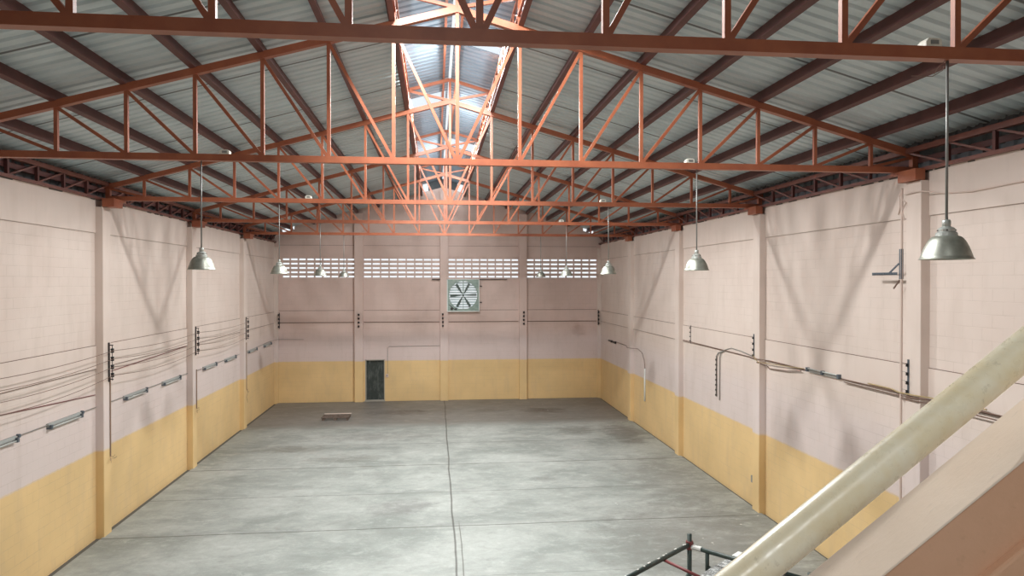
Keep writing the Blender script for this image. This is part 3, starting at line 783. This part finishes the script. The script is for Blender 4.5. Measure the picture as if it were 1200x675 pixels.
# pipes on the pilasters
for k,(y,za,zb,m_,lb) in enumerate(((11.62,0,7.55,'conduit','painted pipe running up the nearest right pilaster'),(17.68,0,3.9,'greyconduit','grey pipe running down beside the middle right pilaster'),(23.60,.1,7.5,'conduit','pale pipe running up beside the third right pilaster'))):
    b=MB(); xx=PR-.025 if k==0 else XR-.03-(.05 if k==2 else 0)
    yy=y if k==0 else y+.05
    b.tube([(xx,yy,za),(xx,yy,zb)],.022 if k!=2 else .035,8)
    if k==1: b.box((XR-.09,yy-.05,.62),(XR-.02,yy+.06,.80))
    tag(b.build('pipe',M[m_],origin=(xx,yy,za)),lb,'pipe')
b=MB(); b.tube([(PR-.02,11.62,7.55),(PR-.03,11.68,7.40),(PR-.02,11.52,7.28),(PR-.04,11.6,7.15),(PR-.02,11.55,6.98)],.012,6)
b.tube([(PR-.02,11.62,7.42),(PR-.04,11.3,7.44),(PR+.0,11.1,7.43),(XR-.04,10.8,7.36),(XR-.04,10.2,7.31),(XR-.04,9.3,7.33),(XR-.04,6,7.36)],.010,6)
b.tube([(PR-.03,11.66,7.40),(XR-.06,11.85,7.25),(XR-.03,11.95,7.12)],.014,6)
tag(b.build('wire',M['conduit'],origin=(PR,11.6,7.5)),'painted wires tangled at the head of the nearest right pilaster','wire')
# angle bracket
t=thing('angle_bracket',(PR,11.62,5.98),'blue-grey perforated steel angle bracket with brace on the right pilaster','bracket')
b=MB(); b.box((PR-.045,11.60,5.95),(PR-.005,11.66,6.48)); b.build('upright',M['grey_iron'],t)
b=MB()
b.box((PR-.10,11.64,6.02),(PR-.04,12.35,6.03)); b.box((PR-.10,11.64,6.02),(PR-.09,12.35,6.07))
for k in range(9): b.box((PR-.11,11.70+k*.07,6.03),(PR-.10,11.73+k*.07,6.055))
b.build('arm',M['grey_iron'],t)
b=MB(); b.bar((PR-.05,11.66,6.22),(PR-.07,11.92,6.04),.03,.015); b.build('brace',M['grey_iron'],t)
b=MB(); b.bar((PR-.02,11.68,5.93),(PR-.02,11.84,5.78),.02,.02); b.build('loose_end',M['wire'],t)

# ---------------------------------------------------------------- pallet
cx,cy=-4.27,31.05; t=thing('pallet',(cx,cy,0),'low slatted wooden pallet lying on the floor in front of the door','pallet')
for x in (-.5,0,.5):
    b=MB(); 
    for y in (-.42,0,.42): b.box((cx+x-.05,cy+y-.05,.02),(cx+x+.05,cy+y+.05,.11))
    b.box((cx+x-.05,cy-.5,0),(cx+x+.05,cy+.5,.02)); b.build('bearer',M['wood'],t)
for k in range(5):
    y=cy-.45+k*.225
    b=MB(); b.box((cx-.58,y-.05,.11),(cx+.58,y+.05,.135)); b.build('deck_board',M['wood_pale'] if k==4 else M['wood'],t)

# ---------------------------------------------------------------- stair parapet and handrail
D0=1.36
B0=at_depth(1033,675,D0); B1=at_depth(1200,538,D0)
dv=(B1-B0).normalized(); nv=Vector((-dv.y,dv.x,0)).normalized()
if nv.y<0: nv=-nv
TH=.155
def par_pt(s,n_,dz=0): return B0+dv*s+nv*n_+Vector((0,0,dz))
s0_,s1_=-1.1,2.0
t=thing('stair_parapet',tuple(Vector((par_pt(s0_,0).x,par_pt(s0_,0).y,0))),'pink plastered stair parapet rising to the right in the foreground','parapet')
def slab(n0,n1,dz0,dz1,floor=False):
    vs=[]
    for s in (s0_,s1_):
        for n_ in (n0,n1):
            for dz in (dz0,dz1):
                p=par_pt(s,n_,dz)
                if floor and dz==dz0: p.z=0
                vs.append(p)
    return vs,[(0,1,3,2),(4,6,7,5),(0,4,5,1),(2,3,7,6),(1,5,7,3),(0,2,6,4)]
b=MB(); b.add(*slab(.003,TH-.003,0,-.004,True)); b.build('body',M['side'],t)
b=MB(); b.add(*slab(0,TH,-.006,0)); b.build('coping',M['cap'],t,bevel=.002)
b=MB(); b.add(*slab(-.018,.02,-.55,-.158)); b.build('stringer_band',M['side'],t,bevel=.006)
# rail
def rail_at(u,v,D): return at_depth(u,v,D)
Ra=rail_at(876,675+0,1.34); Rb=rail_at(1200,410,1.50)
rd=(Rb-Ra)
P0=Ra-rd*.9; P1=Rb+rd*1.2
t=thing('handrail',tuple(P0),'thick cream-painted tubular handrail crossing the lower right corner','handrail')
b=MB(); b.tube([P0+(P1-P0)*(i/12) for i in range(13)],.0365,40); b.build('rail',M['rail'],t,True)
for q in (P0+(P1-P0)*.02,P0+(P1-P0)*.97):
    # post down to the coping, outside the picture
    s=(Vector((q.x,q.y,0))-Vector((B0.x,B0.y,0))).dot(Vector((dv.x,dv.y,0)).normalized())/math.hypot(dv.x,dv.y)
    zc=B0.z+dv.z*s
    b=MB(); b.tube([q,(par_pt(s,TH/2).x,par_pt(s,TH/2).y,zc)],.018,12); b.build('post',M['rail'],t,True)

# ---------------------------------------------------------------- scaffold tower
zt=2.92
A=at_z(808,638,zt); Bp=at_z(735,677,zt); Cp=at_z(935,676,zt)
u1=(Bp-A).normalized(); u2=(Cp-A).normalized(); u2=(u2-u1*u2.dot(u1)).normalized()
L1,L2=1.9,1.35
t=thing('scaffold_tower',(A.x,A.y,0),'dark green tubular scaffold tower seen from above beside the stair','scaffold')
def sc(a,b_,z): return A+u1*a+u2*b_+Vector((0,0,z))
for a,b_ in ((0,0),(L1,0),(0,L2),(L1,L2)):
    p=sc(a,b_,.12 if a==0 and b_==0 else .06); b=MB(); b.tube([(p.x,p.y,.0),(p.x,p.y,p.z)],.026,10); b.build('standard',M['green'],t,True)
def tb(p,q,r,name,m): b=MB(); b.tube([p,q],r,10); return b.build(name,m,t,True)
tb(sc(-.05,0,0),sc(L1+.1,0,0),.026,'ledger',M['green']); tb(sc(0,-.03,-.02),sc(0,L2+.05,-.02),.025,'transom',M['green'])
tb(sc(0,L2,0),sc(L1,L2,0),.024,'ledger',M['green']); tb(sc(L1,0,0),sc(L1,L2,0),.024,'transom',M['green'])
for z in (-.9,-1.9):
    for p,q in (((0,0),(L1,0)),((0,0),(0,L2)),((0,L2),(L1,L2)),((L1,0),(L1,L2))): tb(sc(*p,z),sc(*q,z),.02,'brace',M['green'])
tb(sc(0,.22,-.03),sc(0,.22,-.42),.022,'frame_leg',M['green']); tb(sc(.0,.24,-.19),sc(.0,.5,-.30),.016,'frame_leg',M['green'])
tb(sc(0,.0,-.30),sc(.7,0,-.9),.018,'brace',M['green']); 
tb(sc(.55,0,-.02),sc(.62,.48,-.05),.017,'locking_bar',M['redbar'])
b=MB(); 
for q in (sc(0,.0,.0),): b.lathe(q,[(0,-.05),(.042,-.05),(.042,.04),(0,.04)],12)
b.build('coupler',M['redbar'],t)
for k in range(10):
    a=.05+k*.13+random.uniform(-.06,.06); q=sc(a,random.uniform(-.01,.01),.022); L=random.uniform(.006,.028)
    b=MB(); b.bar(q-u1*L,q+u1*L,.02,.012,(0,0,1)); b.build('plaster_splash',M['splash'],t)
b=MB(); b.tube([sc(.0,.03,-.02),sc(.0,.075,-.02)],.030,10); b.tube([sc(.0,.072,-.02),sc(.0,.11,-.02)],.028,10); b.tube([sc(.0,.105,-.02),sc(.0,.15,-.02)],.031,10); b.build('plaster_sleeve',M['splash'],t)
zp=2.76
q=[at_z(u,v,zp) for u,v in ((823,672),(832,666),(852,655),(866,649),(905,655),(925,690),(870,720),(800,700))]
n=len(q)
b=MB(); b.add([tuple(p) for p in q]+[tuple(p-Vector((0,0,.045))) for p in q],[tuple(range(n)),tuple(reversed(range(n,2*n)))]+[(i,(i+1)%n,(i+1)%n+n,i+n) for i in range(n)])
tag(b.build('scaffold_platform',M['plank'],origin=tuple(q[0])),'dusty speckled metal platform on the scaffold tower, partly behind the handrail','platform')
c0=at_z(872,658,zp)+Vector((0,0,.035)); t=thing('plastic_tub',tuple(c0),'small white plastic tub on the scaffold platform','tub')
b=MB(); b.bar(c0-u2*.11,c0+u2*.11,.16,.07,tuple(u1)); b.build('body',M['white'],t,bevel=.012)
b=MB(); b.bar(c0-u2*.03+Vector((0,0,.037)),c0+u2*.04+Vector((0,0,.037)),.03,.008,tuple(u1)); b.build('handle',M['black'],t)

# ---------------------------------------------------------------- light
w=bpy.data.worlds.new('sky'); S.world=w; w.use_nodes=True; bg=w.node_tree.nodes['Background']
bg.inputs[0].default_value=(.93,.97,1.0,1); bg.inputs[1].default_value=1.15
def area(name,loc,sx,sy,power,rot=(0,0,0),colr=(1,1,1),spread=180):
    l=bpy.data.lights.new(name,'AREA'); l.shape='RECTANGLE'; l.size=sx; l.size_y=sy; l.energy=power; l.color=colr; l.spread=math.radians(spread)
    o=bpy.data.objects.new(name,l); col.objects.link(o); o.location=loc; o.rotation_euler=rot; return o
DAY=(.98,1,.98)
LP=1.0
tl=math.atan((MZ1-MZ0)/EX)
LS=1.0
for yy in (8.7,14.7,20.7,26.7,32.5):
    for s_ in (-1,1):
        area('daylight_clerestory',(XC+s_*1.0,yy,10.50),5.6 if yy<32 else 5.0,.26,(105 if yy<32 else 45)*LS,(math.radians(90-28),0,-s_*math.pi/2*-1),(.93,.98,1))
for yy,s_,pw in ((9.5,-1,900),(14.95,1,900),(20.15,-1,750),(26.3,1,650)):
    area('daylight_rooflight_or_added',(XC+s_*.66,yy,10.81),.55,.42,pw*LP,(0,s_*tl,0),DAY)
area('daylight_rooflight_or_added',(XC-.50,19.30,10.84),.85,.38,260*LP,(0,-tl,0),DAY)
area('daylight_rooflight_or_added',(XC+.50,25.45,10.84),.80,.42,240*LP,(0,tl,0),DAY)
area('daylight_rooflight_or_added',(XC-.55,-2.9,10.84),.9,1.2,230*LP,(0,-tl,0),DAY)  # added lamp behind the viewer, unseen, to brighten the foreground
area('daylight_loading_bay',(.3,Y0+.05,2.9),10.6,5.2,90*LP,(math.radians(90),0,0),(1,.98,.95))

# ---------------------------------------------------------------- camera
cam=bpy.data.cameras.new('camera'); co=bpy.data.objects.new('camera',cam); col.objects.link(co)
cam.sensor_width=36; cam.lens=F/1200*36; cam.clip_start=.05; cam.clip_end=300
co.location=CAM; co.rotation_euler=(math.radians(90)+PIT,0,-YAW)
S.camera=co
S.view_settings.view_transform='Standard'; S.view_settings.look='None'; S.view_settings.exposure=-.17; S.view_settings.gamma=1; S.view_settings.use_curve_mapping=False
S.cycles.max_bounces=10; S.cycles.diffuse_bounces=6; S.cycles.sample_clamp_indirect=6
